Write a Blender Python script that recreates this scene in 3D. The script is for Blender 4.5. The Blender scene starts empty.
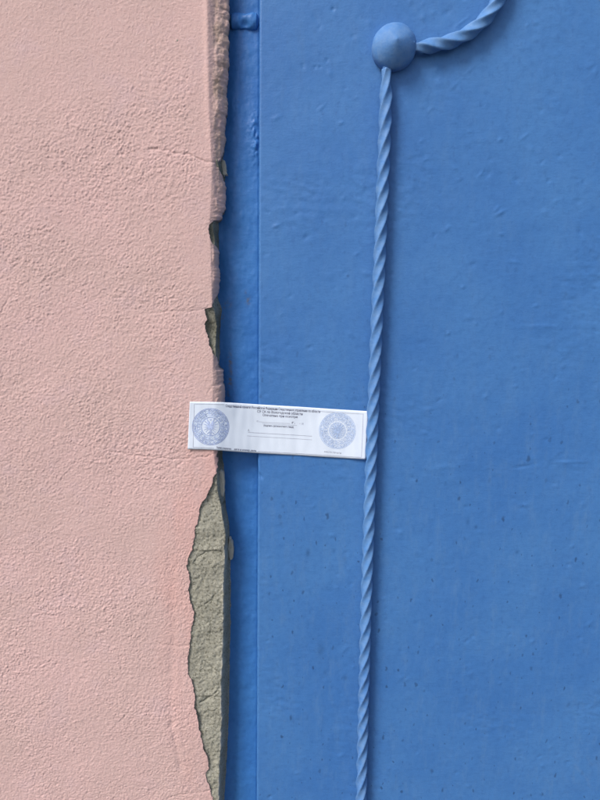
import bpy, math
import numpy as np
from mathutils import Matrix, Vector

# ------------------------------------------------------------------ camera
sc = bpy.context.scene
F = 604.0                      # focal length in photo pixels (600 x 800)
PITCH, ROLL = math.radians(9.0), math.radians(0.86)
AX = F * 0.0011                # metres along the axis to the door face
CAM = Vector((0.0, -AX * math.cos(PITCH), 1.50))
RM = Matrix.Rotation(math.radians(90) - PITCH, 3, 'X') @ Matrix.Rotation(ROLL, 3, 'Z')
cd = bpy.data.cameras.new('camera')
cd.sensor_fit = 'VERTICAL'; cd.sensor_height = 36.0
cd.lens = 36.0 * F / 800.0
cd.clip_start = 0.01; cd.clip_end = 500.0
cam = bpy.data.objects.new('camera', cd)
cam.matrix_world = Matrix.Translation(CAM) @ RM.to_4x4()
sc.collection.objects.link(cam); sc.camera = cam

# ------------------------------------------------------------------ world, sun, exposure
SUN = Vector((-0.72, -0.68, 1.0)).normalized()       # towards the sun
world = bpy.data.worlds.new('World'); sc.world = world; world.use_nodes = True
wn = world.node_tree; wn.nodes.clear()
sky = wn.nodes.new('ShaderNodeTexSky'); sky.sky_type = 'NISHITA'; sky.sun_disc = False
sky.sun_elevation = math.asin(SUN.z); sky.sun_rotation = math.atan2(SUN.x, SUN.y)
sky.air_density = 1.0; sky.dust_density = 3.0; sky.ozone_density = 1.0
bg = wn.nodes.new('ShaderNodeBackground'); bg.inputs[1].default_value = 0.085
wo = wn.nodes.new('ShaderNodeOutputWorld')
wn.links.new(sky.outputs[0], bg.inputs[0]); wn.links.new(bg.outputs[0], wo.inputs[0])
sl = bpy.data.lights.new('sun', 'SUN'); sl.energy = 1.5; sl.angle = math.radians(19); sl.color = (1.0, 0.97, 0.93)
so = bpy.data.objects.new('sun', sl); so.location = (-3, -3, 5)
so.rotation_euler = SUN.to_track_quat('Z', 'Y').to_euler(); sc.collection.objects.link(so)
vs = sc.view_settings
vs.view_transform = 'Standard'; vs.look = 'None'; vs.gamma = 1.0; vs.use_curve_mapping = False
vs.exposure = 0.95

# ------------------------------------------------------------------ helpers
rng = np.random.default_rng(7)
R3 = np.array(RM); C3 = np.array(CAM)
def unp(px, py, y):
    """photo pixel -> point on the upright plane at depth y (wall, leaf, frame...)"""
    px = np.asarray(px, float); py = np.asarray(py, float)
    d = np.stack([(px - 300) / F, (400 - py) / F, -np.ones(np.broadcast(px, py).shape)], -1) if px.shape == py.shape else None
    if d is None:
        px, py = np.broadcast_arrays(px, py)
        d = np.stack([(px - 300) / F, (400 - py) / F, -np.ones(px.shape)], -1)
    w = d @ R3.T
    t = (np.asarray(y) - C3[1]) / w[..., 1]
    return C3 + w * t[..., None]
def xz(px, py, y):
    p = unp(px, py, y); return float(p[0]), float(p[2])
def curve_xz(pts, y, z):
    """x as a function of height z from a list of photo points lying at depth y"""
    a = np.array([xz(p[0], p[1], y) for p in pts]); a = a[np.argsort(a[:, 1])]
    return np.interp(z, a[:, 1], a[:, 0])

def _hash(ix, iy, seed):
    h = (ix.astype(np.int64) * 374761393 + iy.astype(np.int64) * 668265263 + seed * 974634777) & 0xffffffff
    h = ((h ^ (h >> 13)) * 1274126177) & 0xffffffff
    h = ((h ^ (h >> 15)) * 739982445) & 0xffffffff
    h = ((h ^ (h >> 12)) * 695872825) & 0xffffffff
    return ((h ^ (h >> 16)) & 0xffff) / 65536.0
def noise(x, y, s, seed=0):
    """2-D gradient noise, feature size s, about -1..1"""
    x = np.asarray(x) / s; y = np.asarray(y) / s
    ix = np.floor(x); iy = np.floor(y); fx = x - ix; fy = y - iy
    u = fx * fx * fx * (fx * (fx * 6 - 15) + 10); v = fy * fy * fy * (fy * (fy * 6 - 15) + 10)
    def g(a, b):
        t = _hash(ix + a, iy + b, seed) * 2 * math.pi
        return np.cos(t) * (fx - a) + np.sin(t) * (fy - b)
    return 1.5 * ((g(0, 0) * (1 - u) + g(1, 0) * u) * (1 - v) + (g(0, 1) * (1 - u) + g(1, 1) * u) * v)
def fbm(x, y, s, n, seed=0, gain=0.5):
    r = 0; a = 1
    for k in range(n):
        r = r + a * noise(x, y, s, seed + k * 17); s *= 0.5; a *= gain
    return r
def grains(x, y, s, seed, lo=0.35, hi=0.75, keep=1.0):
    """domes of sand: jittered cells of size s, each with a round grain of its own size, 0..1"""
    ix = np.floor(x / s); iy = np.floor(y / s); out = np.zeros(x.shape)
    for a in (-1, 0, 1):
        for b in (-1, 0, 1):
            cx, cy = ix + a, iy + b
            px = (cx + _hash(cx, cy, seed)) * s; py = (cy + _hash(cx, cy, seed + 1)) * s
            h = _hash(cx, cy, seed + 2); r = s * (lo + (hi - lo) * h)
            d2 = ((x - px) ** 2 + (y - py) ** 2) / (r * r)
            out = np.maximum(out, np.where(_hash(cx, cy, seed + 3) < keep, np.clip(1 - d2, 0, 1) * (0.35 + 0.65 * h), 0))
    return out
def sstep(a, b, x):
    t = np.clip((x - a) / (b - a), 0, 1); return t * t * (3 - 2 * t)
def seg_dist(X, Z, pts):
    """distance of grid points to a polyline (x, z)"""
    d = np.full(X.shape, 1e3)
    for (x0, z0), (x1, z1) in zip(pts[:-1], pts[1:]):
        dx, dz = x1 - x0, z1 - z0
        t = np.clip(((X - x0) * dx + (Z - z0) * dz) / (dx * dx + dz * dz + 1e-12), 0, 1)
        d = np.minimum(d, np.hypot(X - x0 - t * dx, Z - z0 - t * dz))
    return d
def axis(lo, f0, f1, hi, h):
    """1-D coordinates, step h between f0 and f1, growing steps beyond"""
    mid = list(np.arange(f0, f1, h)) + [f1]
    out = []; s = h; v = f1
    while v < hi:
        s *= 1.35; v = min(hi, v + min(s, 0.05)); out.append(v)
    pre = []; s = h; v = f0
    while v > lo:
        s *= 1.35; v = max(lo, v - min(s, 0.05)); pre.append(v)
    return np.array(pre[::-1] + mid + out)

def link(o, parent=None):
    sc.collection.objects.link(o)
    if parent is not None: o.parent = parent
    return o
def thing(name, label, cat, loc):
    o = bpy.data.objects.new(name, None); o.location = loc; o.empty_display_size = 0.05
    o['label'] = label; o['category'] = cat
    return link(o)
def base_of(p):
    b = np.zeros(3)
    while p is not None:
        b = b + np.array(p.location); p = p.parent
    return b
def mesh(name, verts, faces, mat, parent, smooth=True):
    v = np.asarray(verts, float).reshape(-1, 3) - base_of(parent)
    me = bpy.data.meshes.new(name)
    f = faces
    if isinstance(f, np.ndarray) and f.dtype != object and f.ndim == 2:
        k = f.shape[1]
        me.vertices.add(len(v)); me.vertices.foreach_set('co', v.astype(np.float32).ravel())
        me.loops.add(f.size); me.loops.foreach_set('vertex_index', f.astype(np.int32).ravel())
        me.polygons.add(len(f)); me.polygons.foreach_set('loop_start', (np.arange(len(f)) * k).astype(np.int32))
        me.update(calc_edges=True)
    else:
        me.from_pydata([tuple(p) for p in v], [], [tuple(q) for q in faces])
    me.polygons.foreach_set('use_smooth', np.full(len(me.polygons), smooth))
    me.materials.append(mat); me.update()
    return link(bpy.data.objects.new(name, me), parent)
def grid_faces(nr, nc, flip=False):
    a = np.arange(nr * nc).reshape(nr, nc)
    q = np.stack([a[:-1, :-1], a[:-1, 1:], a[1:, 1:], a[1:, :-1]], -1).reshape(-1, 4)
    return q[:, ::-1] if flip else q
def attr(o, name, vals):
    a = o.data.attributes.new(name, 'FLOAT', 'POINT'); a.data.foreach_set('value', np.asarray(vals, np.float32).ravel())
def box(x0, x1, y0, y1, z0, z1):
    v = [(x, y, z) for x in (x0, x1) for y in (y0, y1) for z in (z0, z1)]
    f = [(0, 1, 3, 2), (4, 6, 7, 5), (0, 4, 5, 1), (2, 3, 7, 6), (0, 2, 6, 4), (1, 5, 7, 3)]
    return v, f

# ------------------------------------------------------------------ materials
class N:
    def __init__(s, name):
        s.m = bpy.data.materials.new(name); s.m.use_nodes = True; s.t = s.m.node_tree
        s.b = s.t.nodes['Principled BSDF']
        g = s.t.nodes.new('ShaderNodeNewGeometry'); s.pos = g.outputs['Position']
    def n(s, kind, **kw):
        x = s.t.nodes.new(kind)
        for k, v in kw.items(): setattr(x, k, v)
        return x
    def put(s, sock, v):
        if hasattr(v, 'is_output'): s.t.links.new(v, sock)
        else: sock.default_value = v
    def noise(s, scale, detail=3, rough=0.55, vec=None, stretch=None):
        v = vec or s.pos
        if stretch:
            mp = s.n('ShaderNodeMapping'); mp.inputs['Scale'].default_value = stretch
            s.t.links.new(v, mp.inputs[0]); v = mp.outputs[0]
        x = s.n('ShaderNodeTexNoise'); s.t.links.new(v, x.inputs['Vector'])
        x.inputs['Scale'].default_value = scale; x.inputs['Detail'].default_value = detail; x.inputs['Roughness'].default_value = rough
        return x.outputs[0]
    def ramp(s, f, lo, hi):
        x = s.n('ShaderNodeMapRange'); x.interpolation_type = 'SMOOTHSTEP'
        s.put(x.inputs[0], f); x.inputs[1].default_value = lo; x.inputs[2].default_value = hi
        return x.outputs[0]
    def math(s, op, a, b=0.0):
        x = s.n('ShaderNodeMath', operation=op); s.put(x.inputs[0], a); s.put(x.inputs[1], b); return x.outputs[0]
    def mix(s, f, a, b):
        x = s.n('ShaderNodeMix', data_type='RGBA'); s.put(x.inputs[0], f)
        for i, c in ((6, a), (7, b)):
            if hasattr(c, 'is_output'): s.t.links.new(c, x.inputs[i])
            else: x.inputs[i].default_value = (*c, 1)
        return x.outputs[2]
    def attr(s, name):
        x = s.n('ShaderNodeAttribute', attribute_name=name); return x.outputs['Fac']
    def bump(s, h, dist, strength=1.0, normal=None):
        x = s.n('ShaderNodeBump'); x.inputs['Distance'].default_value = dist; x.inputs['Strength'].default_value = strength
        s.t.links.new(h, x.inputs['Height'])
        if normal: s.t.links.new(normal, x.inputs['Normal'])
        return x.outputs[0]
    def done(s, col, rough, normal=None, spec=0.4):
        s.put(s.b.inputs['Base Color'], col if hasattr(col, 'is_output') else (*col, 1))
        s.put(s.b.inputs['Roughness'], rough); s.b.inputs['Specular IOR Level'].default_value = spec
        if normal: s.t.links.new(normal, s.b.inputs['Normal'])
        return s.m

def mat_plaster():
    s = N('pink_plaster_paint')
    c = s.mix(s.ramp(s.noise(9, 4), 0.35, 0.7), (0.575, 0.402, 0.374), (0.615, 0.420, 0.398))
    c = s.mix(s.math('MULTIPLY', s.ramp(s.noise(26, 5, 0.65), 0.5, 0.75), 0.45), c, (0.565, 0.405, 0.415))
    c = s.mix(s.math('MULTIPLY', s.ramp(s.noise(420, 3), 0.52, 0.72), 0.35), c, (0.690, 0.525, 0.498))
    c = s.mix(s.math('MULTIPLY', s.ramp(s.noise(330, 4, vec=None), 0.60, 0.76), 0.30), c, (0.40, 0.26, 0.24))
    c = s.mix(s.math('MULTIPLY', s.attr('fresh'), 0.55), c, (0.640, 0.375, 0.335))
    # worn, dirty reveal: sand and old ochre limewash show through the paint
    old = s.mix(s.ramp(s.noise(70, 5, 0.7), 0.35, 0.68), (0.55, 0.40, 0.35), (0.38, 0.28, 0.22))
    old = s.mix(s.ramp(s.noise(190, 4, 0.6), 0.60, 0.74), old, (0.17, 0.13, 0.10))
    wear = s.math('MULTIPLY', s.attr('worn'), s.ramp(s.noise(55, 5, 0.7), 0.30, 0.60))
    c = s.mix(wear, c, old)
    c = s.mix(s.attr('broken'), c, s.mix(s.ramp(s.noise(300, 3), 0.4, 0.7), (0.20, 0.17, 0.135), (0.32, 0.26, 0.22)))
    nb = s.bump(s.noise(900, 3, 0.6), 0.0006, 0.7)
    # away from the modelled grain the same sand goes on as relief in the material
    rough = s.n('ShaderNodeBump'); rough.inputs['Distance'].default_value = 0.0016
    s.put(rough.inputs['Strength'], s.attr('far')); s.put(rough.inputs['Height'], s.noise(330, 4, 0.6)); s.put(rough.inputs['Normal'], nb)
    return s.done(c, 0.92, rough.outputs[0], 0.2)
def mat_mortar():
    s = N('bare_cement_mortar')
    c = s.mix(s.ramp(s.noise(35, 6, 0.65), 0.35, 0.68), (0.285, 0.275, 0.222), (0.360, 0.348, 0.285))
    c = s.mix(s.ramp(s.noise(700, 3), 0.45, 0.75), c, (0.44, 0.425, 0.36))
    c = s.mix(s.math('MULTIPLY', s.ramp(s.noise(480, 3), 0.53, 0.66), 0.8), c, (0.12, 0.115, 0.082))
    c = s.mix(s.math('MULTIPLY', s.attr('darkening'), 0.8), c, (0.075, 0.078, 0.052))
    c = s.mix(s.math('MULTIPLY', s.attr('lit_rim_pale'), 0.85), c, (0.50, 0.485, 0.43))  # lit edge painted on the mortar corner; also the pale colour of the chips
    nb = s.bump(s.noise(1100, 4, 0.65), 0.0007, 0.9)
    return s.done(c, 0.95, nb, 0.15)
def mat_blue(name, specks=True, tone=1.0, dust=0.0, hue=(1, 1, 1), matt=0.0):
    s = N(name)
    tone = tone * np.array(hue); a = np.array((0.046, 0.160, 0.422)) * tone; b = np.array((0.062, 0.192, 0.455)) * tone
    c = s.mix(s.ramp(s.noise(7, 4, 0.6), 0.3, 0.7), tuple(a), tuple(b))
    c = s.mix(s.math('MULTIPLY', s.ramp(s.noise(45, 5, 0.7, stretch=(1.6, 1, 0.5)), 0.45, 0.75), 0.35), c, tuple(np.array((0.080, 0.200, 0.430)) * np.array(hue)))
    c = s.mix(s.math('MULTIPLY', s.ramp(s.noise(170, 4, 0.6), 0.42, 0.72), 0.30), c, tuple(np.array((0.034, 0.120, 0.330)) * tone))
    if specks:
        c = s.mix(s.math('MULTIPLY', s.math('MULTIPLY', s.ramp(s.noise(60, 6, 0.75, stretch=(1.5, 1, 0.35)), 0.48, 0.72), 0.35), s.attr('speck')), c, (0.105, 0.225, 0.430))
        c = s.mix(s.math('MULTIPLY', s.ramp(s.noise(110, 5, 0.7, stretch=(1.2, 1, 0.6)), 0.56, 0.72), 0.34), c, (0.030, 0.105, 0.300))
        v = s.n('ShaderNodeTexVoronoi', voronoi_dimensions='2D'); v.inputs['Scale'].default_value = 62
        mp = s.n('ShaderNodeMapping'); mp.inputs['Scale'].default_value = (1.3, 0.7, 1)
        wob = s.n('ShaderNodeVectorMath', operation='ADD'); s.t.links.new(s.pos, wob.inputs[0])
        nn = s.n('ShaderNodeTexNoise'); nn.inputs['Scale'].default_value = 150; s.t.links.new(s.pos, nn.inputs['Vector'])
        sc_ = s.n('ShaderNodeVectorMath', operation='SCALE'); sc_.inputs[3].default_value = 0.006; s.t.links.new(nn.outputs['Color'], sc_.inputs[0])
        s.t.links.new(sc_.outputs[0], wob.inputs[1])
        sx = s.n('ShaderNodeSeparateXYZ'); cx = s.n('ShaderNodeCombineXYZ'); s.t.links.new(wob.outputs[0], sx.inputs[0]); s.t.links.new(sx.outputs[0], cx.inputs[0]); s.t.links.new(sx.outputs[2], cx.inputs[1])
        s.t.links.new(cx.outputs[0], mp.inputs[0]); s.t.links.new(mp.outputs[0], v.inputs['Vector'])
        sp = s.n('ShaderNodeSeparateColor'); s.t.links.new(v.outputs['Color'], sp.inputs[0])
        pick = s.ramp(sp.outputs[0], 0.25, 1.0)                      # which cells carry a speck, and how dark
        rad = s.math('MULTIPLY', s.math('POWER', sp.outputs[1], 3.0), 0.12)
        near = s.math('SUBTRACT', 1.0, s.ramp(s.math('DIVIDE', v.outputs['Distance'], s.math('ADD', rad, 0.055)), 0.40, 1.2))
        low = s.attr('speck')
        c = s.mix(s.math('MULTIPLY', s.math('MULTIPLY', s.math('MULTIPLY', near, pick), 0.66), low), c, (0.020, 0.055, 0.140))
    if dust:
        c = s.mix(s.math('MULTIPLY', s.ramp(s.noise(130, 5, 0.6), 0.05, 0.95), dust * 1.1), c, (0.21, 0.33, 0.50))
    c = s.mix(s.attr('blot'), c, (0.016, 0.060, 0.170))
    c = s.mix(s.attr('pale'), c, (0.35, 0.42, 0.40))
    st = s.attr('stain')
    c = s.mix(st, c, (0.115, 0.105, 0.085))
    brush = s.noise(260, 4, 0.6, stretch=(0.35, 1, 1.5))
    peel = s.noise(520, 3, 0.55)
    nb = s.bump(brush, 0.0010, 0.16); nb = s.bump(peel, 0.0005, 0.34, nb)
    return s.done(c, s.math('ADD', s.math('MULTIPLY', s.noise(60, 4), 0.25), 0.36 + matt), nb, 0.32 - matt)
def mat_plain(name, col, rough=0.8, scale=300, var=0.12, spec=0.3):
    s = N(name)
    d = tuple(x * (1 - var) for x in col)
    return s.done(s.mix(s.ramp(s.noise(scale, 4), 0.35, 0.7), col, d), rough, s.bump(s.noise(scale * 2, 3), 0.0004, 0.3), spec)

M_PL, M_MO = mat_plaster(), mat_mortar()
M_LEAF = mat_blue('blue_door_enamel')
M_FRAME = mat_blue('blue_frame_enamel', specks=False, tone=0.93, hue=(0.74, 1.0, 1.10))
M_BAR = mat_blue('blue_bar_enamel', specks=False, tone=1.08, dust=0.50, matt=0.12)
M_PAPER = mat_plain('white_paper', (0.70, 0.775, 0.885), 0.75, 60, 0.03)
M_INK = mat_plain('grey_black_print', (0.13, 0.13, 0.20), 0.8, 500, 0.4)
M_INK2 = mat_plain('pale_grey_print', (0.44, 0.47, 0.56), 0.8, 500, 0.2)
M_ST1 = mat_plain('blue_stamp_ink', (0.22, 0.28, 0.47), 0.8, 700, -0.7)
M_ST2 = mat_plain('pale_blue_stamp_ink', (0.36, 0.46, 0.66), 0.8, 700, -0.4)

M_CREST = mat_plain('faint_stamp_ink', (0.36, 0.43, 0.62), 0.8, 700, -0.4)

# ------------------------------------------------------------------ ground
gx = axis(-60, -1, 1, 60, 0.5); gs = mat_plain('worn_asphalt', (0.13, 0.128, 0.122), 0.9, 30, 0.35)
gv, gf = [(-60, -60, 0), (60, -60, 0), (60, 60, 0), (-60, 60, 0)], [(0, 1, 2, 3)]
g = mesh('ground', gv, gf, gs, None, False); g['kind'] = 'structure'

# depth of the planes (y grows away from the camera); the door leaf is y = 0
YF, YM, YE = -0.0130, -0.0106, 0.0105       # plaster face, mortar face, far end of the reveal
YFRAME = 0.0120
TOP = 2.75; DOOR_TOP = 2.12
zlo, zhi = xz(100, 815, YF)[1], xz(100, -15, YF)[1]

# ------------------------------------------------------------------ wall: plaster coat over mortar
wall = thing('plastered_wall', 'pink roughcast plaster wall with crumbling edge and bare grey mortar beside blue door', 'wall', (-0.6, 0.1, 0.0))
# visible right-hand edge of the plaster coat (photo pixels)
EDGE = [(229, -60), (228.5, 0), (228, 20), (227.5, 45), (228, 60), (226.5, 80), (226, 100), (226, 112), (224.5, 125), (225, 140), (223, 148),
        (221.5, 156), (220, 160), (217, 163.5), (217.5, 166), (219.5, 171), (222.5, 176), (224, 181), (225, 187), (225.5, 196), (224.5, 202), (224, 208), (222, 213),
        (221.8, 218), (219, 220), (215, 221), (211, 225), (209.5, 230), (210.5, 236), (212, 242), (215, 246), (217.5, 249), (218.5, 256), (218.5, 270), (219, 280),
        (218, 292), (216, 298), (214, 303), (212, 307), (205, 309), (205.5, 314), (207.5, 319), (205.5, 324), (206, 330), (208.5, 337), (210.5, 345), (213, 351), (216.5, 358),
        (218, 364), (219, 369), (222, 371), (222.5, 380), (223.5, 390), (224, 402), (222, 420), (219.5, 440), (217.8, 452), (217.8, 466), (217, 471), (215.5, 474), (213, 482),
        (209.5, 490), (206, 496), (201.5, 503), (200.5, 512), (198, 522), (195.5, 528), (194.5, 540), (192.5, 548), (190, 554), (188, 560), (187.5, 564),
        (189.5, 570), (190.5, 580), (190, 590), (191, 600), (194.5, 610), (195, 616), (193, 624), (191, 635), (190.5, 645), (189, 655), (188.5, 662), (190, 672),
        (194, 682), (195.5, 692), (195.5, 702), (198, 715), (201, 728), (204, 742), (208, 755), (210, 765), (207, 770), (207.5, 775), (210.5, 785), (213, 793), (213.5, 800), (214, 860)]
HULL = [(229.5, -60), (229, 20), (227.5, 80), (226, 130), (225.5, 190), (222.5, 215), (220, 250), (219.5, 300), (221, 340), (223.5, 380), (224.5, 400), (225, 450), (227, 500), (231, 560), (231, 860)]
CORN = [(206, -60), (207, 0), (208, 60), (209, 110), (211, 150), (212, 170), (211, 200), (210, 220), (211, 260), (212, 300), (213, 340), (213, 380), (212, 420), (214, 460), (218, 480), (222, 560), (222, 860)]
pz = axis(0.0, zlo, zhi, TOP, 0.00072)
pz_vis = pz
jag = 0.0011 * fbm(pz, pz * 0 + 3.3, 0.007, 3, 5) + 0.0004 * noise(pz, pz * 0 + 1.1, 0.0016, 9)
xe = curve_xz(EDGE, YF + 0.006, pz) + jag
xh = np.maximum(curve_xz(HULL, YE, pz), xe + 0.0002)
xc = curve_xz(CORN, YF, pz)
pxs = axis(0.0, 0.0, 0.315, 2.2, 0.00072)[::-1]          # distance left of the edge
xm_ = np.interp(pz, (zlo, zhi), (xe[np.searchsorted(pz, zlo)], xe[np.searchsorted(pz, zhi)])) - 0.006   # rows keep the ragged edge only close to it
X = xm_[:, None] - pxs[None, :] + (xe - xm_)[:, None] * np.exp(-pxs[None, :] / 0.040); Z = np.repeat(pz[:, None], len(pxs), 1)
def pl_height(X, Z, full=True):
    """relief of the plaster towards the camera, metres"""
    wave = 0.0010 * fbm(X, Z, 0.16, 3, 31)
    # smoother floated zones: upper left, a band beside the edge
    z0 = xz(100, 60, YF)[1]
    m = 0.85 + 0.40 * fbm(X, Z, 0.10, 3, 41)
    m = m * (1 - 0.75 * sstep(-0.30, -0.05, (Z - z0) * 2.2 - (X + 0.17) * 0.9 - 0.14) )
    xr = X - curve_xz(CORN, YF, Z[:, 0])[:, None]
    m = np.clip(m, 0.34, 1.15) * (1 - 0.50 * sstep(-0.030, -0.008, xr + 0.010 * noise(X, Z, 0.05, 55)))
    wx = X + 0.0012 * noise(X, Z, 0.004, 61); wz = Z + 0.0012 * noise(X, Z, 0.004, 62)
    dense = sstep(-0.5, 0.6, fbm(X, Z, 0.022, 3, 70))
    sand = grains(wx, wz, 0.0031, 71, keep=0.8) * 0.9 + grains(X, Z, 0.0020, 75, keep=0.8) * 1.0 + grains(wx, wz, 0.0052, 79, 0.22, 0.5, 0.22) * 0.6
    sand = sand - 1.0 * grains(wx, wz, 0.0040, 85, 0.18, 0.40, 0.50) + 0.5 * noise(X, Z, 0.0019, 73)
    lump = noise(wx, wz, 0.014, 90) + 0.5 * noise(X, Z, 0.0065, 91)
    h = wave + m * (0.82 + 0.28 * dense) * (0.00046 * sand + 0.00018 * lump) + 0.00013 * noise(X, Z, 0.0019, 77)
    return h
FAR = np.maximum(np.maximum(sstep(0.300, 0.325, np.broadcast_to(pxs[None, :], X.shape)), sstep(zhi - 0.003, zhi + 0.006, Z)), sstep(zlo + 0.003, zlo - 0.006, Z))
H = pl_height(X, Z)
H = H * (1 - FAR) + FAR * 0.0010 * fbm(X, Z, 0.16, 3, 31)
CR = [([(150, 149), (165, 150.5), (178, 153), (190, 155), (200, 159), (209, 162), (217, 164)], 0.0011, 0.0010),
      ([(140, 314), (158, 313), (172, 311), (185, 310.5), (196, 311), (206, 309)], 0.0007, 0.0009),
      ([(110, 452), (135, 455), (160, 457), (176, 459), (195, 457.5), (208, 456), (218, 452)], 0.0009, 0.0009),
      ([(157, 642), (166, 645), (178, 646.5), (191, 645)], 0.0007, 0.0009),
      ([(168, 799), (180, 795), (196, 793), (213, 791)], 0.0009, 0.0009),
      ([(36, 676), (37, 668), (42, 664), (50, 662), (55, 650)], 0.0005, 0.0007),
      ([(70, 670), (71, 684), (68, 696), (69, 706), (60, 708), (54, 703)], 0.0005, 0.0007),
      ([(172, 725), (176, 745), (181, 770)], 0.0014, 0.0035), ([(171, 560), (173, 620), (171, 700), (170, 726)], 0.0007, 0.0050),
      ([(208, 392), (213, 386), (219, 384), (224, 381)], 0.0009, 0.0008),
      ([(0, 318), (3, 308), (7, 302)], 0.0009, 0.0009)]
for pts, dep, w in CR:
    q = [xz(a, b, YF) for a, b in pts]; qa = np.array(q)
    s = (X > qa[:, 0].min() - 0.01) & (X < qa[:, 0].max() + 0.01) & (Z > qa[:, 1].min() - 0.01) & (Z < qa[:, 1].max() + 0.01)
    wob = 0.0016 * fbm(X[s], Z[s], 0.008, 3, 91)
    d = seg_dist(X[s], Z[s] + wob, q)
    H[s] -= dep * np.exp(-(d / w) ** 2) * (0.6 + 0.4 * noise(X[s], Z[s], 0.01, 92))
# lifted rim where the coat has come loose, trowelled ridge before the corner
E = xe[:, None] - X
fine = (Z > zlo - 0.02) & (Z < zhi + 0.02)
xr = X - xc[:, None]
H += 0.0010 * np.exp(-(xr / 0.0035) ** 2) * sstep(xz(0, 190, YF)[1], xz(0, 60, YF)[1], Z)
t = np.clip(xr / np.maximum(xh - xc, 0.002)[:, None], 0, 1)
t = np.where(xr > 0, t, 0)
drop = 0.0125 * (0.46 * t + 0.24 * t ** 2 + 0.30 * t ** 6)
onrev = sstep(0.05, 0.5, t)
Y = YF - H + drop - onrev * (0.0016 * fbm(X, Z * 0.35, 0.014, 4, 101) + 0.0004 * noise(X, Z * 0.5, 0.004, 102) + 0.0004 * noise(X, Z, 0.0022, 104))
Y = Y - onrev * (0.0003 * grains(X, Z, 0.0030, 105, keep=0.8) - 0.0008 * grains(X, Z * 0.45, 0.006, 106, 0.2, 0.5, 0.4))
Y = Y - 0.0007 * onrev * np.abs(fbm(X, Z * 0.5, 0.010, 2, 103))
# beyond the edge: broken thickness of the coat going back to the mortar
cap = []
yb = YE + 0.002
for k, (dx, fr) in enumerate(((0.0001, 0.10), (-0.0002, 0.35), (-0.0009, 0.65), (-0.0016, 1.0))):
    cx = xe + dx + 0.0005 * noise(pz, pz * 0 + k * 5.1, 0.0025, 111 + k)
    thick = np.where(Y[:, -1] < YM, YM + 0.002 - Y[:, -1], yb - Y[:, -1]); thick = np.maximum(thick, 0.0012)
    cap.append(np.stack([cx, Y[:, -1] + fr * thick, pz], -1))
V = np.concatenate([np.stack([X, Y, Z], -1), np.stack(cap, 1)], 1)
nr, nc = V.shape[:2]
pl = mesh('plaster_coat', V, grid_faces(nr, nc), M_PL, wall, True)
worn = np.zeros((nr, nc)); up = sstep(xz(0, 215, YF)[1], xz(0, 120, YF)[1], Z)
worn[:, :X.shape[1]] = np.clip(sstep(0.10, 0.45, t) * (0.30 + 0.70 * up), 0, 1)
worn[:, X.shape[1]:] = 1.0
broken = np.zeros((nr, nc)); broken[:, X.shape[1] + 1:] = 1.0
zA, zB = xz(0, 430, YF)[1], xz(0, 640, YF)[1]
fr = np.zeros((nr, nc))
fr[:, :X.shape[1]] = np.exp(-(E / 0.036) ** 4) * (0.75 + 0.5 * noise(X, Z * 0.3, 0.015, 121)) * sstep(zA + 0.03, zA - 0.03, Z) * (0.45 + 0.55 * sstep(zB - 0.05, zB + 0.08, Z))
fa = np.zeros((nr, nc)); fa[:, :X.shape[1]] = FAR; attr(pl, 'far', fa); attr(pl, 'worn', worn); attr(pl, 'broken', broken); attr(pl, 'fresh', fr)

# mortar under the coat
SIL = [(219, -60), (219, 100), (221, 150), (224, 158), (226, 168), (225.5, 178), (222, 190), (219, 215), (219.3, 225), (219, 240), (218.6, 250), (217, 270), (218, 295),
       (221, 303), (222.5, 310), (221, 318), (220, 330), (219.5, 350), (219, 365), (219, 380), (220, 400), (220, 440), (223, 455), (223.8, 470), (224.5, 490), (225.3, 505),
       (227, 515), (229, 525), (229.5, 540), (230, 555), (230.5, 580), (230.5, 620), (229.5, 660), (229, 700), (228, 730), (226.5, 760), (225, 785), (224, 800), (223, 860)]
MC = [(213, -60), (213, 150), (217, 160), (219, 170), (218, 200), (212, 222), (214, 240), (216, 260), (212, 300), (214, 310), (217, 330), (217.5, 360), (216, 400),
      (215, 450), (217, 480), (217.5, 495), (221.5, 505), (225, 518), (226, 535), (224.5, 548), (225, 560), (223.5, 575), (223.3, 600), (223, 640), (222, 662), (221, 690), (221.5, 720),
      (220.5, 745), (219, 775), (219, 790), (218, 860)]
mz = axis(0.0, zlo, zhi, TOP, 0.0009)
ms = curve_xz(SIL, YE, mz) + 0.0005 * fbm(mz, mz * 0, 0.01, 3, 201)
mc = np.minimum(curve_xz(MC, YM, mz) + 0.0009 * fbm(mz, mz * 0 + 9, 0.012, 3, 202), ms - 0.0015)
u = np.concatenate([np.linspace(-0.09, 0, 100), np.linspace(0, 1, 15)[1:]])
MX = np.where(u[None, :] <= 0, mc[:, None] + u[None, :], mc[:, None] + (ms - mc)[:, None] * u[None, :]); MZ = np.repeat(mz[:, None], len(u), 1)
tt = np.clip(u, 0, 1)[None, :]
mh = 0.0013 * fbm(MX, MZ, 0.03, 4, 211) + 0.00040 * noise(MX, MZ, 0.0045, 215) + 0.00030 * noise(MX, MZ, 0.0024, 216) + 0.0005 * grains(MX, MZ, 0.0032, 218, keep=0.7) - 0.0007 * grains(MX, MZ, 0.0055, 224, 0.15, 0.4, 0.4) \
   + 0.0008 * np.clip(fbm(MX, MZ, 0.018, 3, 217), 0, 1)
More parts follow.
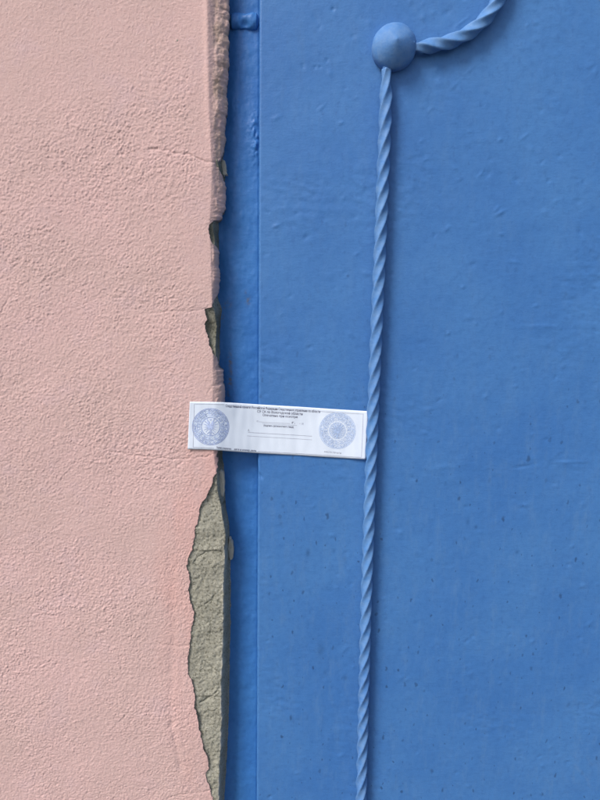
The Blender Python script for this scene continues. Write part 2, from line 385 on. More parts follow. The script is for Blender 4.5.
MCR = [([(199, 607), (205, 603), (211, 600.5), (217, 600), (223, 603)], 0.0022, 0.0014, 0),
       ([(194, 562), (198, 557), (203, 553.5), (208, 551), (214, 549.5), (219, 550.5), (224, 554)], 0.0022, 0.0013, 1),
       ([(195, 577), (199, 578.5), (203, 580), (205, 576)], 0.0016, 0.0010, 0),
       ([(211, 604), (213, 597), (217, 592), (222, 588)], 0.0018, 0.0011, 0),
       ([(209, 640), (211, 628), (210, 618), (214, 614)], 0.0012, 0.0011, 0),
       ([(205, 661), (211, 666), (218, 671)], 0.0016, 0.0010, 0),
       ([(196, 704), (202, 702), (207, 699), (211, 696), (214, 694), (218, 690), (221, 688)], 0.0030, 0.0016, 1),
       ([(211, 712), (218, 708), (221, 702)], 0.0012, 0.0010, 0),
       ([(212, 725), (219, 722), (222, 716)], 0.0014, 0.0010, 0),
       ([(216, 486), (217.5, 495), (220, 502), (224, 512)], 0.0018, 0.0010, 0),
       ([(219, 499), (223, 497), (226, 500)], 0.0014, 0.0010, 0),
       ([(212, 336), (216, 339), (219, 335)], 0.0020, 0.0012, 0), ([(211, 318), (214, 326), (213, 333)], 0.0016, 0.0012, 0)]
darkening = np.zeros(MX.shape)
for pts, dep, w, ledge in MCR:
    q = [xz(a, b, YM) for a, b in pts]
    wob = 0.0012 * fbm(MX, MZ, 0.006, 3, 221)
    d = seg_dist(MX, MZ + wob, q)
    w = w * 0.62; on = sstep(-0.55, 0.1, noise(MX, MZ, 0.006, 222)); mh -= 0.55 * dep * on * np.exp(-(d / w) ** 2); darkening = np.maximum(darkening, 0.7 * on * np.exp(-(d / (w * 0.8)) ** 2))
    if ledge:                                       # the lump above a ledge stands proud of what is below
        zl = q[len(q) // 2][1]; xm = 0.5 * (q[0][0] + q[-1][0])
        mh += 0.0014 * np.exp(-((MX - xm) / 0.02) ** 2) * sstep(zl - 0.001, zl + 0.002, MZ + wob) * sstep(zl + 0.05, zl + 0.01, MZ)
side = 0.25 * tt + 0.75 * sstep(0.0, 0.9, tt)
MY = YM - mh * (1 - 0.5 * tt) + (YE + 0.003 - YM) * side
# under the sound coat higher up the mortar lies further back
def band(y0, y1, am):
    a, b = xz(0, y0, YM)[1], xz(0, y1, YM)[1]; return am * sstep(a + 0.006, a - 0.004, MZ) * sstep(b - 0.006, b + 0.004, MZ)
MY += np.maximum.reduce([band(-400, 150, 0.010), band(178, 214, 0.010), band(250, 300, 0.006), band(370, 440, 0.005)]) * sstep(-0.03, -0.004, MX - mc[:, None])
# hollows where the coat broke off higher up sit deeper
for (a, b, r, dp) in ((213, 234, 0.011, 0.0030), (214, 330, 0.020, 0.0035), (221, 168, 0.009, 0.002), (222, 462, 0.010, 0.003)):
    hx, hz = xz(a, b, YM); w_ = np.exp(-(((MX - hx) / 0.014) ** 2 + ((MZ - hz) / r) ** 2)); MY += dp * w_; darkening = np.maximum(darkening, 0.75 * w_)
darkening = np.clip(darkening + 0.55 * np.clip(tt, 0, 1) * (0.6 + 0.6 * noise(MX, MZ, 0.02, 231)), 0, 1)  # darker in cracks, in hollows and towards the far end of the side
lit_rim_pale = np.exp(-((MX - mc[:, None]) / 0.0011) ** 2) * sstep(xz(0, 545, YM)[1] + .004, xz(0, 545, YM)[1], MZ) * sstep(-0.5, 0.5, noise(MX, MZ, 0.012, 232))  # light on the corner edge, painted as a pale rim
mo = mesh('mortar_core', np.stack([MX, MY, MZ], -1), grid_faces(*MX.shape), M_MO, wall, True)
attr(mo, 'darkening', darkening); attr(mo, 'lit_rim_pale', lit_rim_pale)

# solid body of the wall behind the surfaces, and the wall round the door
def wallbox(name, x0, x1, y0, y1, z0, z1, m):
    v, f = box(x0, x1, y0, y1, z0, z1); return mesh(name, v, f, m, wall, False)
wx_ = float(np.min(ms)) - 0.012
wallbox('masonry', -2.15, wx_, 0.018, 0.30, 0.0, TOP - 0.003, M_MO)
LX1 = 0.93                                              # right-hand side of the door leaf
wallbox('lintel', wx_, LX1 + 0.06, -0.012, 0.30, DOOR_TOP + 0.03, TOP - 0.003, M_PL)
wallbox('right_pier', LX1 + 0.06, 2.2, -0.012, 0.30, 0.0, TOP - 0.003, M_PL)

# chips of pale plaster still stuck to the reveal
def chip(pts, y, th, seed, m=M_MO):
    q = np.array([unp(a, b, y) for a, b in pts]); n = len(q); c = q.mean(0)
    r = np.random.default_rng(seed)
    rings = []; q = np.repeat(q, 3, 0) * 0 + np.stack([np.interp(np.arange(3 * n) / 3, np.arange(n + 1), np.append(q[:, k], q[0, k])) for k in range(3)], -1); n = 3 * n; q[:, 0] += r.normal(0, 0.00045, n); q[:, 2] += r.normal(0, 0.0004, n)
    for s_, dy in ((1.0, 0.004), (1.0, 0.0), (0.90, -th * 0.95), (0.4, -th)):
        p = c + (q - c) * s_; p[:, 1] = y + dy + r.normal(0, th * 0.08, n); rings.append(p)
    v = np.concatenate(rings + [c[None] + np.array([[0, -th * 1.02, 0]])]); f = []
    for k in range(3):
        for i in range(n): f.append((k * n + i, k * n + (i + 1) % n, (k + 1) * n + (i + 1) % n, (k + 1) * n + i))
    for i in range(n): f.append((3 * n + i, 3 * n + (i + 1) % n, 4 * n))
    o = mesh('mortar_chip', v, f, m, wall, False)
    attr(o, 'darkening', np.full(len(v), 0.1)); attr(o, 'lit_rim_pale', np.full(len(v), 0.9))
    return o
chip([(229, 537), (232, 539), (233.5, 546), (233.6, 553), (232.5, 560), (229.5, 560), (228.5, 548)], 0.0085, 0.0018, 1)
chip([(219, 470), (222.5, 470), (224.5, 478), (224.6, 488), (224, 497), (219.5, 496), (218.5, 484)], 0.0010, 0.0016, 2)
chip([(222, 159), (225, 161), (227, 168), (226.5, 175), (224, 176), (221, 170)], 0.0050, 0.0014, 3)

# ------------------------------------------------------------------ door frame
frame = thing('door_frame', 'recessed blue painted steel door frame strip between pink wall and door leaf', 'door frame', (-0.08, 0.03, 0.0))
xl = xz(258, 400, 0)[0]
LEDGE = [(259.5, -60), (259.2, 0), (258.8, 150), (258.5, 330), (258, 450), (257.3, 600), (256.6, 800), (256.2, 870)]
fz = axis(0.0, zlo, zhi, DOOR_TOP, 0.0010)
le = curve_xz(LEDGE, -0.001, fz)
fu = np.linspace(0, 1, 64)
f0 = curve_xz([(212, -60), (212, 860)], YFRAME, fz); f1 = le + 0.012
FX = f0[:, None] + (f1 - f0)[:, None] * fu[None, :]; FZ = np.repeat(fz[:, None], 64, 1)
fh = 0.0006 * fbm(FX, FZ, 0.05, 3, 301) + 0.00030 * fbm(FX, FZ, 0.014, 3, 302) + 0.00014 * noise(FX, FZ * 0.5, 0.004, 303) + 0.0003 * grains(FX, FZ * 0.6, 0.010, 304, 0.1, 0.3, 0.5)
# runs of thick paint next to the leaf
for (a, b, rx, rz, am) in ((254, 132, 0.006, 0.022, 0.0012), (255, 150, 0.005, 0.012, 0.0008), (236, 105, 0.005, 0.01, 0.0006)):
    cx, cz = xz(a, b, YFRAME); w_ = np.exp(-((FX - cx) / rx) ** 2 - ((FZ - cz) / rz) ** 2)
    fh += w_ * am * (0.5 + np.abs(fbm(FX, FZ * 0.6, 0.006, 3, 305)) * 1.5)
FY = YFRAME - fh
FY += 0.0010 * np.exp(-((le[:, None] - 0.0003 - FX) / 0.0009) ** 2)                # joint in front of the leaf
FY += 0.0020 * sstep(0.012, 0.0, FX - curve_xz(HULL, YE, fz)[:, None])              # rolls back towards the wall
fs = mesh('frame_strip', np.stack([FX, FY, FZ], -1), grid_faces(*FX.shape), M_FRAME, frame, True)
stn = np.zeros(FX.shape)
for (a, b, rx, rz, am) in ((248, 301, .0026, .005, .6), (229.5, 303, .0025, .004, .5), (246, 292, .0014, .002, .4), (230, 361, .0022, .008, .8), (229.5, 382, .0028, .006, .95), (231, 372, .0022, .004, .6), (222.5, 318, .002, .004, .5), (227, 545, .002, .006, .3),
                           (228, 395, .002, .005, .5), (239, 102, .0016, .0016, .25), (224, 305, .0022, .003, .7)):
    cx, cz = xz(a, b, YFRAME)
    stn = np.maximum(stn, am * np.exp(-((FX - cx) / rx) ** 2 - ((FZ - cz) / rz) ** 2) * sstep(-0.4, 0.3, fbm(FX, FZ, 0.004, 3, 311)))
attr(fs, 'stain', stn)
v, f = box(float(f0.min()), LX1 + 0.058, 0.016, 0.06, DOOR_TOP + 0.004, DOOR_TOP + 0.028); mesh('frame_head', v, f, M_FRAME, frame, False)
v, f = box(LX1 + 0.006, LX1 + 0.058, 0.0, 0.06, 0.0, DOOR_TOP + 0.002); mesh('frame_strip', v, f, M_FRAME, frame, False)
# lumpy weld bead across the strip near the top
WN, WM = 60, 22
wa = np.array([xz(229.5 + 29.5 * i / (WN - 1), 21.5, YFRAME) for i in range(WN)])
wv = np.zeros((WN, WM, 3))
for i in range(WN):
    e = min(i, WN - 1 - i) / (WN - 1); tap = min(1, 0.45 + e * 7)
    for j in range(WM):
        a = math.pi * (j / (WM - 1)); lump = 1 + 0.18 * float(noise(np.array(i * 0.055), np.array(j * 0.12), 1.0, 401)) + 0.05 * float(noise(np.array(i * 0.16), np.array(j * 0.2), 1.0, 402))
        bite = math.exp(-((i - 32) / 9) ** 2) * math.exp(-((j - 14) / 3.5) ** 2)
        wv[i, j] = (wa[i, 0], YFRAME + 0.001 - 0.0058 * tap * lump * math.sin(a) * (1 - 0.55 * bite), wa[i, 1] + 0.0078 * tap * lump * math.cos(a))
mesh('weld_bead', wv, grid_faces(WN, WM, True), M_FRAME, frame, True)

# ------------------------------------------------------------------ door leaf
door = thing('steel_door', 'large blue painted sheet steel door with twisted bar scroll ornament', 'door', (0.4, 0.02, 0.0))
dz = axis(0.012, zlo, zhi, DOOR_TOP, 0.0014)
de = curve_xz(LEDGE, -0.001, dz) + 0.00025 * fbm(dz, dz * 0, 0.02, 3, 501)
du = np.concatenate([np.linspace(0, 0.004, 9), axis(0.005, 0.005, 0.44, LX1 - xl, 0.0014)])
DX = de[:, None] + du[None, :]; DX[:, -1] = LX1; DZ = np.repeat(dz[:, None], len(du), 1)
DX = np.minimum(DX, LX1)
dh = 0.0009 * fbm(DX, DZ, 0.30, 3, 511) + 0.00022 * fbm(DX, DZ, 0.05, 3, 512) + 0.00007 * fbm(DX * 0.8, DZ, 0.008, 2, 513) + 0.00008 * grains(DX, DZ, 0.016, 514, 0.1, 0.3, 0.6)
r_ = np.random.default_rng(21)
def blob(px, py, rx, rz, am, ang=0.0):
    cx, cz = xz(px, py, 0.0); ca, sa = math.cos(ang), math.sin(ang)
    i0, i1 = np.searchsorted(dz, (cz - 0.02, cz + 0.02)); j0, j1 = np.searchsorted(DX[len(dz) // 2], (cx - 0.02, cx + 0.02))
    a = DX[i0:i1, j0:j1] - cx; b = DZ[i0:i1, j0:j1] - cz
    dh[i0:i1, j0:j1] += 1.35 * am * np.exp(-((a * ca + b * sa) / rx) ** 2 - ((-a * sa + b * ca) / rz) ** 2)
# lumps, hairs and runs caught in the paint
for (px, py, rx, rz, am, an) in ((500, 213, .0058, .0016, .0006, .5), (524, 137, .006, .0012, .0004, .7), (500, 140, .0018, .0018, .0006, 0), (514, 262, .005, .0014, .0004, -.1),
        (463, 287, .0018, .0015, .0005, 0), (580, 232, .002, .005, -.0006, .5), (276, 226, .0032, .0013, .0007, .3), (333, 9, .0015, .0018, -.0008, 0), (327, 60, .0014, .0014, -.0006, 0),
        (315, 67, .0014, .0014, -.0006, 0), (320, 67, .0012, .0012, -.0005, 0), (321, 108, .0045, .0012, .0004, .7), (341, 123, .003, .0014, .0005, .3), (303, 66, .0014, .003, -.0004, .2),
        (260.5, 476, .0016, .0035, -.0012, .5), (270, 797, .0018, .002, -.0009, 0), (570, 462, .02, .0016, .0004, .03), (540, 326, .05, .0018, .00022, 0), (440, 468, .012, .0022, .0003, .1), (525, 466, .012, .0016, -.0004, .2),
        (480, 175, .004, .0012, .0004, .8), (430, 110, .004, .0012, .0003, .6), (455, 85, .007, .0012, .0003, .7), (470, 70, .006, .0012, .0003, .75), (425, 160, .004, .0012, .0003, .6),
        (462, 22, .009, .0008, .0004, .65), (435, 235, .0018, .0018, -.0004, 0), (485, 172, .0016, .0016, -.0005, 0)):
    blob(px, py, rx, rz, am, an)
for k in range(320):
    py = r_.uniform(-20, 820); px = r_.uniform(262, 610); s_ = r_.uniform(0.0012, 0.0024)
    blob(px, py, s_ * r_.uniform(1, 2.2), s_, r_.choice([-1, 1]) * r_.uniform(0.00010, 0.00045), r_.uniform(-1, 1))
rgh = sstep(0.25, 0.8, fbm(DX, DZ, 0.12, 2, 521))
for (a, b, rx, rz, am) in ((560, 466, 0.055, 0.014, 0.9), (455, 466, 0.03, 0.012, 0.6), (450, 92, 0.035, 0.025, 0.7), (545, 40, 0.05, 0.035, 0.6), (545, 326, 0.06, 0.006, 0.5)):
    cx, cz = xz(a, b, 0); rgh = np.maximum(rgh, am * np.exp(-((DX - cx) / rx) ** 2 - ((DZ - cz) / rz) ** 2))
dh += rgh * 0.00040 * fbm(DX * 0.7 + 0.5 * DZ, DZ, 0.009, 3, 522)
ed = np.clip((DX - de[:, None]) / 0.0026, 0, 1)
DY = -dh + 0.0022 * (1 - np.sqrt(1 - (1 - ed) ** 2))
ret = np.stack([de + 0.0003, np.full(len(dz), 0.0160), dz], -1)          # returned edge of the sheet
LV = np.concatenate([ret[:, None, :], np.stack([DX, DY, DZ], -1)], 1)
leaf = mesh('door_leaf', LV, grid_faces(*LV.shape[:2]), M_LEAF, door, True)
sk = np.zeros(LV.shape[:2]); z5 = xz(0, 400, 0)[1]
sk[:, 1:] = 0.22 + 0.78 * sstep(z5 + 0.09, z5 - 0.06, DZ)
attr(leaf, 'speck', sk)
bl_ = np.zeros(LV.shape[:2])
for (a, b, rx, rz, am) in ((321, 651, .004, .010, .30), (345, 678, .003, .0035, .40), (308, 553, .0022, .0042, .55), (325, 673, .0022, .0026, .35), (281, 523, .0016, .0022, .4), (282, 493, .0014, .003, .4), (283, 506, .0014, .002, .4),
        (334, 551, .0016, .003, .3), (345, 560, .002, .006, .2), (378, 172, .0012, .0016, .7), (415, 180, .0020, .0020, .35), (348, 276, .0013, .0013, .8), (476, 527, .0016, .002, .6), (517, 552, .0018, .0022, .5), (468, 522, .0018, .0035, .4), (545, 172, .002, .003, .25)):
    cx, cz = xz(a, b, 0); bl_[:, 1:] = np.maximum(bl_[:, 1:], am * np.exp(-((DX - cx) / rx) ** 2 - ((DZ - cz) / rz) ** 2))
attr(leaf, 'blot', bl_)
st_ = np.zeros(LV.shape[:2]); cx_, cz_ = xz(584, 772, 0)
st_[:, 1:] = 0.09 * np.exp(-((DX - cx_) / 0.016) ** 2 - ((DZ - cz_) / 0.022) ** 2) * sstep(-0.1, 0.6, fbm(DX + 0.6 * DZ, DZ * 0.3, 0.012, 3, 531))
attr(leaf, 'pale', st_)
v, f = box(xl + 0.003, LX1 - 0.001, 0.0165, 0.045, 0.014, DOOR_TOP - 0.002); mesh('leaf_stiffener', v, f, M_LEAF, door, False)

# twisted square bar swept along a path; radius tapers at worked ends
def twisted(name, path, side, turn, phase, taper0=None, taper1=None):
    """path: (n,3); side: bar side; turn: metres per full twist"""
    p = np.asarray(path); n = len(p)
    d = np.gradient(p, axis=0); L = np.linalg.norm(d, axis=1); d /= L[:, None]
    s_ = np.concatenate([[0], np.cumsum(np.linalg.norm(np.diff(p, axis=0), axis=1))])
    nrm = np.array([0, -1.0, 0]); K = 40
    b = np.cross(d, nrm); b /= np.linalg.norm(b, axis=1)[:, None]; nn = np.cross(b, d)
    a = np.arange(K) / K * 2 * math.pi
    # rounded, slightly hollow-sided square
    rr = 1.0 / (np.abs(np.cos(a)) ** 9 + np.abs(np.sin(a)) ** 9) ** (1 / 9) * (1 - 0.05 * np.cos(2 * a) ** 2)
    rr = rr * side / 2 * 1.0
    th = s_ / turn * 2 * math.pi + phase + 0.16 * np.sin(s_ * 23) 
    k = np.ones(n)
    if taper0: k *= taper0[1] + (1 - taper0[1]) * sstep(0, taper0[0], s_)
    if taper1: k *= taper1[1] + (1 - taper1[1]) * sstep(0, taper1[0], s_[-1] - s_)
    ang = th[:, None] + a[None, :]
    R_ = rr[None, :] * k[:, None] * (1 + 0.03 * noise(s_[:, None] + 0 * ang, a[None, :] * 0.006 + 0 * ang, 0.006, 601))
    v = p[:, None, :] + R_[..., None] * (np.cos(ang)[..., None] * b[:, None, :] + np.sin(ang)[..., None] * nn[:, None, :])
    f = []
    idx = np.arange(n * K).reshape(n, K)
    q = np.stack([idx[:-1], np.roll(idx, -1, 1)[:-1], np.roll(idx, -1, 1)[1:], idx[1:]], -1).reshape(-1, 4)
    vv = np.concatenate([v.reshape(-1, 3), p[:1], p[-1:]])
    fl = [tuple(x) for x in q[:, ::-1]]
    for i in range(K):
        fl.append((n * K, i, (i + 1) % K)); fl.append((n * K + 1, (n - 1) * K + (i + 1) % K, (n - 1) * K + i))
    return mesh(name, vv, fl, M_BAR, door, True)
YB = -0.0080
def smooth_path(pts, step=0.0016):
    p = np.array(pts, float)
    t_ = np.concatenate([[0], np.cumsum(np.linalg.norm(np.diff(p, axis=0), axis=1))])
    # Catmull-Rom through the points
    out = []
    P = np.vstack([2 * p[0] - p[1], p, 2 * p[-1] - p[-2]])
    for i in range(len(p) - 1):
        m = max(2, int((t_[i + 1] - t_[i]) / step))
        for k in range(m):
            u_ = k / m; a, b, c, d_ = P[i], P[i + 1], P[i + 2], P[i + 3]
            out.append(0.5 * (2 * b + (c - a) * u_ + (2 * a - 5 * b + 4 * c - d_) * u_ ** 2 + (3 * b - a - 3 * c + d_) * u_ ** 3))
    out.append(p[-1]); return np.array(out)
vb = [unp(a, b, YB) for a, b in ((386.4, 69), (385.5, 110), (384, 150), (380.8, 230), (377.3, 310), (373.5, 400), (369.3, 510), (365, 640), (361, 800), (359.6, 850))]
vx = vb[-1]; vb += [np.array((vx[0], YB, vx[2] - 0.10)), np.array((vx[0], YB, 0.45))]
twisted('twisted_bar', smooth_path(vb), 0.0104, -0.092, 0.6, taper0=(0.030, 0.72))
cb = [unp(a, b, YB) for a, b in ((411, 48), (421, 47), (436, 45), (450, 41.5), (463, 36), (476, 27.5), (488, 15.5), (497, 2), (503, -14))]
e = cb[-1]; r0 = 0.115                                    # the scroll carries on up out of the picture
cb += [e + np.array((dx, 0, dz_)) for dx, dz_ in ((0.008, 0.045), (-0.004, 0.090), (-0.035, 0.122), (-0.072, 0.122), (-0.094, 0.095), (-0.088, 0.066), (-0.064, 0.060))]
twisted('scroll_bar', smooth_path(cb), 0.0110, -0.086, 0.2, taper0=(0.020, 0.62))

def rosette(px, py, rpx, name='boss'):
    c0 = unp(px, py, -0.006); R_ = rpx * 0.0011 * 1.0
    K = 64; prof = [(0.97, 0.000), (1.0, 0.003), (1.0, 0.0075), (0.99, 0.0094), (0.96, 0.0112), (0.89, 0.0135), (0.77, 0.0161), (0.62, 0.0186), (0.46, 0.0208), (0.30, 0.0226), (0.18, 0.0238), (0.10, 0.0246), (0.05, 0.0250)]
    v = []
    for i, (r, y) in enumerate(prof):
        for k in range(K):
            a = k / K * 2 * math.pi
            rr = r * R_ * (1 + 0.012 * math.sin(2 * a + 0.6) + 0.012 * float(noise(np.array(math.cos(a) * 2.0), np.array(math.sin(a) * 2.0 + i * 0.25), 1.0, 701)))
            yy = -y * (1 + 0.02 * float(noise(np.array(math.cos(a) * 1.5 * r), np.array(math.sin(a) * 1.5 * r), 0.7, 702)))
            v.append((c0[0] + rr * math.cos(a), yy, c0[2] + rr * math.sin(a)))
    n = len(prof); v.append((c0[0] + 0.0006, -0.0253, c0[2] + 0.0004))
    f = []
    for i in range(n - 1):
        for k in range(K): f.append((i * K + k, i * K + (k + 1) % K, (i + 1) * K + (k + 1) % K, (i + 1) * K + k))
    for k in range(K): f.append(((n - 1) * K + k, (n - 1) * K + (k + 1) % K, n * K))
    o = mesh(name, v, f, M_BAR, door, True)
    # flaw on the rim where the scroll bar is welded on
    return o
boss = rosette(394.0, 47.3, 20.0)
def lumps(name, items, parent):
    import bmesh
    bm = bmesh.new()
    for (px, py, y, r) in items:
        p = Vector(unp(px, py, y)) - Vector(base_of(parent))
        g_ = bmesh.ops.create_icosphere(bm, subdivisions=2, radius=r, matrix=Matrix.Translation(p) @ Matrix.Diagonal((1, 0.8, 1.1, 1)))
    for v_ in bm.verts:
        v_.co += 0.25 * 0.002 * Vector((float(noise(np.array(v_.co.x), np.array(v_.co.z), 0.002, 711)), float(noise(np.array(v_.co.x + 3), np.array(v_.co.z), 0.002, 712)), 0))
    me = bpy.data.meshes.new(name); bm.to_mesh(me); bm.free(); me.materials.append(M_BAR)
    me.polygons.foreach_set('use_smooth', np.full(len(me.polygons), True))
    return link(bpy.data.objects.new(name, me), parent)
lumps('weld_spot', [(411, 39.5, -0.014, 0.0026), (412.5, 43, -0.013, 0.0028), (412.5, 48, -0.010, 0.003)], door)
lumps('weld_spot', [(386, 67.5, -0.008, 0.0036), (388, 68, -0.007, 0.0026)], door)

# ------------------------------------------------------------------ paper seal
PT = [(189.8, 401.6), (205, 401.8), (222, 402.2), (240, 403.2), (262, 404.6), (300, 406.8), (335, 409.2), (368.3, 411.2)]
PB = [(187.7, 449.2), (205, 449.6), (222, 450.6), (240, 452.0), (262, 453.4), (300, 455.4), (335, 457.6), (365.5, 459.4)]
PY = [(186, YF - 0.0026), (200, YF - 0.0022), (212, YF - 0.0020), (218, YF - 0.0014), (226, YF + 0.0018), (238, YF + 0.0060), (250, -0.0036), (260, -0.0020), (280, -0.0014), (320, -0.0012), (345, -0.0016), (362, -0.0030), (370, -0.0040)]
def paper_y(px):
    px = np.asarray(px, float); a = np.array(PY); k = np.arange(-6, 7)
    return np.mean([np.interp(px + o_ * 0.8, a[:, 0], a[:, 1]) for o_ in k], 0)
def on_paper(px, py, lift=0.0):
    return unp(px, py, paper_y(px) - lift - 0.0007 * noise(np.asarray(px) * 1.0, np.asarray(py) * 0.6, 26, 801) - 0.00025 * noise(np.asarray(px) * 1.0, np.asarray(py) * 0.35, 7, 802))
seal = thing('paper_seal', 'narrow white printed paper strip with two round stamps glued from wall to door', 'paper', tuple(unp(278, 430, -0.0005)))
NU, NV = 150, 30
uu = np.linspace(0, 1, NU); at_, ab_ = np.array(PT), np.array(PB)
tu = np.linspace(0, 1, len(PT))
tx, ty = np.interp(uu, tu, at_[:, 0]), np.interp(uu, tu, at_[:, 1]); bx_, by_ = np.interp(uu, tu, ab_[:, 0]), np.interp(uu, tu, ab_[:, 1])
vvv = np.linspace(0, 1, NV)[:, None]
GX = tx[None] * (1 - vvv) + bx_[None] * vvv; GY = ty[None] * (1 - vvv) + by_[None] * vvv
front = on_paper(GX, GY); back = front + np.array((0, 0.00016, 0))
fv = np.concatenate([front.reshape(-1, 3), back.reshape(-1, 3)]); nF = NU * NV
ff = [tuple(q) for q in grid_faces(NV, NU, True)] + [tuple(q + nF) for q in grid_faces(NV, NU)]
rim = [i for i in range(NU)] + [r * NU + NU - 1 for r in range(1, NV)] + [(NV - 1) * NU + i for i in range(NU - 2, -1, -1)] + [r * NU for r in range(NV - 2, 0, -1)]
for a, b in zip(rim, rim[1:] + rim[:1]): ff.append((a, b, b + nF, a + nF))
mesh('paper_sheet', fv, ff, M_PAPER, seal, True)

LIFT = 0.00012
def ribbon(polys, name, m, w=0.5):
    """thin printed lines (photo pixels) laid on the paper"""
    V_, F_ = [], []
    for pts, closed in polys:
        p = np.array(pts, float); n = len(p)
        d = (np.roll(p, -1, 0) - np.roll(p, 1, 0)) if closed else np.gradient(p, axis=0)
        d /= np.maximum(np.linalg.norm(d, axis=1), 1e-9)[:, None]; nn = np.stack([-d[:, 1], d[:, 0]], -1) * w / 2
        b0 = sum(len(x) for x in V_); V_.append(np.concatenate([p + nn, p - nn]))
        for i in range(n if closed else n - 1):
            j = (i + 1) % n; F_.append((b0 + i, b0 + j, b0 + n + j, b0 + n + i))
    v = np.concatenate(V_); return mesh(name, on_paper(v[:, 0], v[:, 1], LIFT), F_, m, seal, False)
def glyphs(text, bold=0.012):
    """flat outline mesh of a text in the built-in font: verts (n,2), faces"""
    cu = bpy.data.curves.new('lettering', 'FONT'); cu.body = text; cu.resolution_u = 2; cu.size = 1.0; cu.offset = bold
    o = bpy.data.objects.new('lettering', cu); sc.collection.objects.link(o)
    bpy.context.view_layer.update()
    me = bpy.data.meshes.new_from_object(o.evaluated_get(bpy.context.evaluated_depsgraph_get()))
    v = np.array([w_.co[:2] for w_ in me.vertices]); f = [tuple(p.vertices) for p in me.polygons]
    bpy.data.objects.remove(o); bpy.data.curves.remove(cu); bpy.data.meshes.remove(me)
    return v, f
def line_text(text, x0, y0, x1, y1, h, name, m):
    """one printed line with its baseline from (x0,y0) to (x1,y1)"""
    v, f = glyphs(text); w = v[:, 0].max()
    d = np.array((x1 - x0, y1 - y0)); L = np.hypot(*d); d = d / L; nn = np.array((d[1], -d[0]))
    P = np.array((x0, y0)) + d * (v[:, :1] / w * L) + nn * (v[:, 1:2] * h / 0.72)
    return mesh(name, on_paper(P[:, 0], P[:, 1], LIFT), f, m, seal, False)
def on_top(x): return float(np.interp(x, at_[:, 0], at_[:, 1]))
def skew(x0, x1, dy):
    return x0, on_top(x0) + dy, x1, on_top(x1) + dy
line_text('Следственный комитет Российской Федерации Следственное управление по области', *skew(225.5, 320, 4.6), 2.5, 'printed_line', M_INK)
line_text('СУ СК по Вологодской области', *skew(257, 302.5, 8.2), 2.5, 'printed_line', M_INK)
line_text('Опечатано при осмотре', *skew(262.5, 297.5, 11.4), 2.3, 'printed_line', M_INK)
line_text('(подпись должностного лица)', *skew(263.5, 293.5, 21.5), 1.9, 'printed_line', M_INK)
line_text('г.', *skew(291.5, 295, 17.3), 2.4, 'printed_line', M_INK)
line_text('с', *skew(256.5, 258.5, 17.6), 1.8, 'printed_line', M_INK2)
line_text('1.', *skew(247.5, 250, 27.6), 2.2, 'printed_line', M_INK)
line_text('г. 20', *skew(299.5, 303.5, 17.6), 1.8, 'printed_line', M_INK2)
def on_bot(x): return float(np.interp(x, ab_[:, 0], ab_[:, 1]))
line_text('Подпись следователя', 216.5, on_bot(216) - 2.0, 231, on_bot(231) - 1.6, 1.8, 'printed_line', M_INK)
line_text('дата и номер дела.', 234, on_bot(234) - 1.6, 256.5, on_bot(256) - 1.4, 1.8, 'printed_line', M_INK)
line_text('место печати', 324, on_bot(324) - 4.6, 341, on_bot(341) - 4.0, 1.9, 'printed_line', M_INK2)
def rule(x0, x1, dy, m, w, top=True):
    xs = np.linspace(x0, x1, 40); ys = [(on_top(a) if top else on_bot(a)) + dy for a in xs]
    return ribbon([(list(zip(xs, ys)), False)], 'ruled_line', m, w)
rule(259, 290, 17.4, M_INK2, 0.35); rule(248, 312, 28.6, M_INK2, 0.45); rule(247, 312, 32.2, M_INK2, 0.35); rule(262, 297, 21.9 - 3.0, M_INK2, 0.25)
bl = [(np.interp(y, (401.6, 449.2), (194.3, 193.0)), y) for y in np.linspace(404, 447.2, 20)]
br = [(np.interp(y, (411, 459), (363.4, 361.4)), y) for y in np.linspace(413.5, 456.8, 20)]
bt = [(x, on_top(x) + 2.3) for x in np.linspace(194.3, 224, 20)]; bt2 = [(x, on_top(x) + 3.2) for x in np.linspace(320, 363.4, 20)]
bb = [(x, on_bot(x) - 2.1) for x in np.linspace(193, 214, 16)]; bb2 = [(x, on_bot(x) - 1.9) for x in np.linspace(258, 361.4, 50)]
ribbon([(bl, False), (bt, False), (bt2, False), (br, False), (bb, False), (bb2, False)], 'border_rule', M_INK2, 0.42)

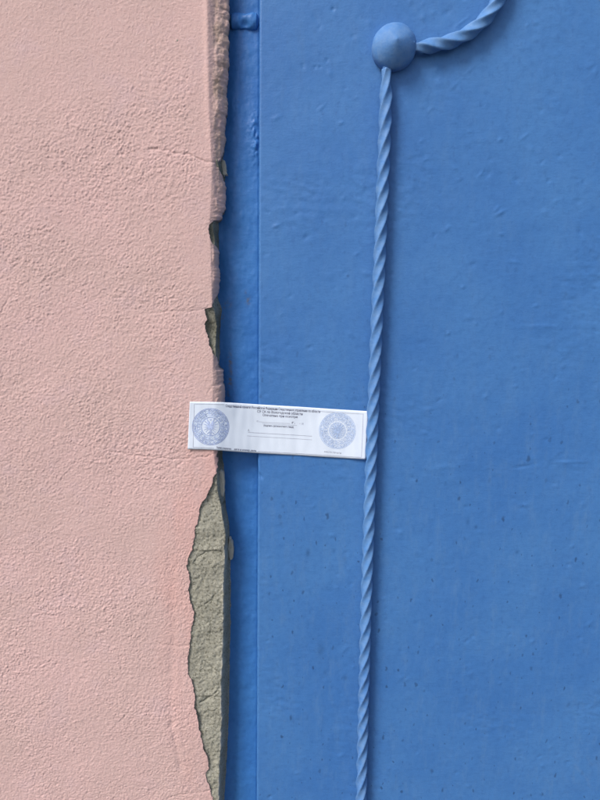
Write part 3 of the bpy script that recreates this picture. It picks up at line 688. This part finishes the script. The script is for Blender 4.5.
def ring(cx, cy, r, n=72): return ([(cx + r * math.cos(k / n * 2 * math.pi), cy + r * math.sin(k / n * 2 * math.pi)) for k in range(n)], True)
def ring_text(cx, cy, r, h, text, a0, a1, sink):
    n = len(text)
    for i, ch in enumerate(text):
        if ch == ' ': continue
        v, f = glyphs(ch); a = a0 + (a1 - a0) * (i + 0.5) / n
        v = (v - np.array((v[:, 0].mean(), 0))) * h / 0.72
        er = np.array((math.sin(a), -math.cos(a))); et = np.array((math.cos(a), math.sin(a)))
        P = np.array((cx, cy)) + (r + v[:, 1:2]) * er + v[:, :1] * et
        b = sum(len(x) for x in sink[0]); sink[0].append(P); sink[1].extend(tuple(b + q for q in ff_) for ff_ in f)
def poly(sink, pts):
    b = sum(len(x) for x in sink[0]); sink[0].append(np.array(pts, float)); sink[1].append(tuple(range(b, b + len(pts))))
def crest(sink, cx, cy, s_):
    """spread-winged heraldic bird: body, two heads, wings of separate feathers, tail, orb"""
    for sg in (-1, 1):
        for k in range(6):
            a = math.radians(20 + k * 24); r1 = s_ * (0.95 - 0.06 * k)
            bx0, by0 = cx + sg * 0.16 * s_, cy - (0.28 - 0.09 * k) * s_
            tip = (bx0 + sg * r1 * math.sin(a) * 0.85, by0 - r1 * math.cos(a) * 0.8); w = 0.075 * s_
            poly(sink, [(bx0 - w * math.cos(a), by0 - sg * w * math.sin(a)), (tip[0] - w * .8, tip[1]), (tip[0] + w * .8, tip[1]), (bx0 + w * math.cos(a), by0 + sg * w * math.sin(a))])
        poly(sink, [(cx + sg * .04 * s_, cy - .3 * s_), (cx + sg * .12 * s_, cy - .62 * s_), (cx + sg * .34 * s_, cy - .68 * s_), (cx + sg * .22 * s_, cy - .52 * s_), (cx + sg * .18 * s_, cy - .28 * s_)])
        poly(sink, [(cx + sg * .08 * s_, cy + .4 * s_), (cx + sg * .42 * s_, cy + .72 * s_), (cx + sg * .34 * s_, cy + .80 * s_), (cx + sg * .05 * s_, cy + .55 * s_)])
    poly(sink, [(cx - .2 * s_, cy - .3 * s_), (cx + .2 * s_, cy - .3 * s_), (cx + .2 * s_, cy + .25 * s_), (cx, cy + .5 * s_), (cx - .2 * s_, cy + .25 * s_)])
    poly(sink, [(cx - .06 * s_, cy + .5 * s_), (cx + .06 * s_, cy + .5 * s_), (cx + .16 * s_, cy + .92 * s_), (cx - .16 * s_, cy + .92 * s_)])
    poly(sink, [(cx - .1 * s_, cy - .72 * s_), (cx + .1 * s_, cy - .72 * s_), (cx + .13 * s_, cy - .92 * s_), (cx, cy - .84 * s_), (cx - .13 * s_, cy - .92 * s_)])
def stamp(cx, cy, R_, m, strong, label):
    e = bpy.data.objects.new('round_stamp', None); e.parent = seal; sc.collection.objects.link(e)
    o = ribbon([ring(cx, cy, R_), ring(cx, cy, R_ - 1.0), ring(cx, cy, R_ * 0.74), ring(cx, cy, R_ * (0.50 if strong else 0.44))], 'stamp_ring', m, 0.55 if strong else 0.5)
    # fine guilloche: crossing wavy rings give the tint between the letters
    gl = []
    for q in range(5) if strong else (0, 0.6, 1.2, 1.8, 3.2, 3.9, 4.6, 5.3, 6.0):
        rr = R_ * (0.55 + 0.085 * q) if strong else R_ * (0.16 + 0.125 * q); n = 120
        gl.append(([(cx + (rr + 0.55 * math.sin(18 * k / n * 2 * math.pi + q * 1.3)) * math.cos(k / n * 2 * math.pi), cy + (rr + 0.55 * math.sin(18 * k / n * 2 * math.pi + q * 1.3)) * math.sin(k / n * 2 * math.pi)) for k in range(n)], True))
    g_ = ribbon(gl, 'stamp_guilloche', M_ST2, 0.38)
    sink = ([], [])
    ring_text(cx, cy, R_ * 0.79, R_ * 0.12, 'СЛЕДСТВЕННЫЙ КОМИТЕТ РОССИЙСКОЙ ФЕДЕРАЦИИ * ', -math.pi, math.pi, sink)
    ring_text(cx, cy, R_ * 0.58, R_ * 0.12, 'СЛЕДСТВЕННОЕ УПРАВЛЕНИЕ * ', -math.pi, math.pi, sink)
    v = np.concatenate(sink[0]); l_ = mesh('stamp_lettering', on_paper(v[:, 0], v[:, 1], LIFT * 1.6), sink[1], m, seal, False)
    sink = ([], []); crest(sink, cx, cy + 0.3, R_ * (0.50 if strong else 0.42)); v = np.concatenate(sink[0])
    c_ = mesh('stamp_crest', on_paper(v[:, 0], v[:, 1], LIFT * 2.0), sink[1], M_CREST if strong else m, seal, False)
    for q in (o, g_, l_, c_): q.parent = e
    e['label'] = label
stamp(210.6, 426.7, 18.3, M_ST1, True, 'dark blue round stamp at the end on the wall')
stamp(337.4, 430.6, 18.1, M_ST2, False, 'pale blue round stamp at the end by the twisted bar')
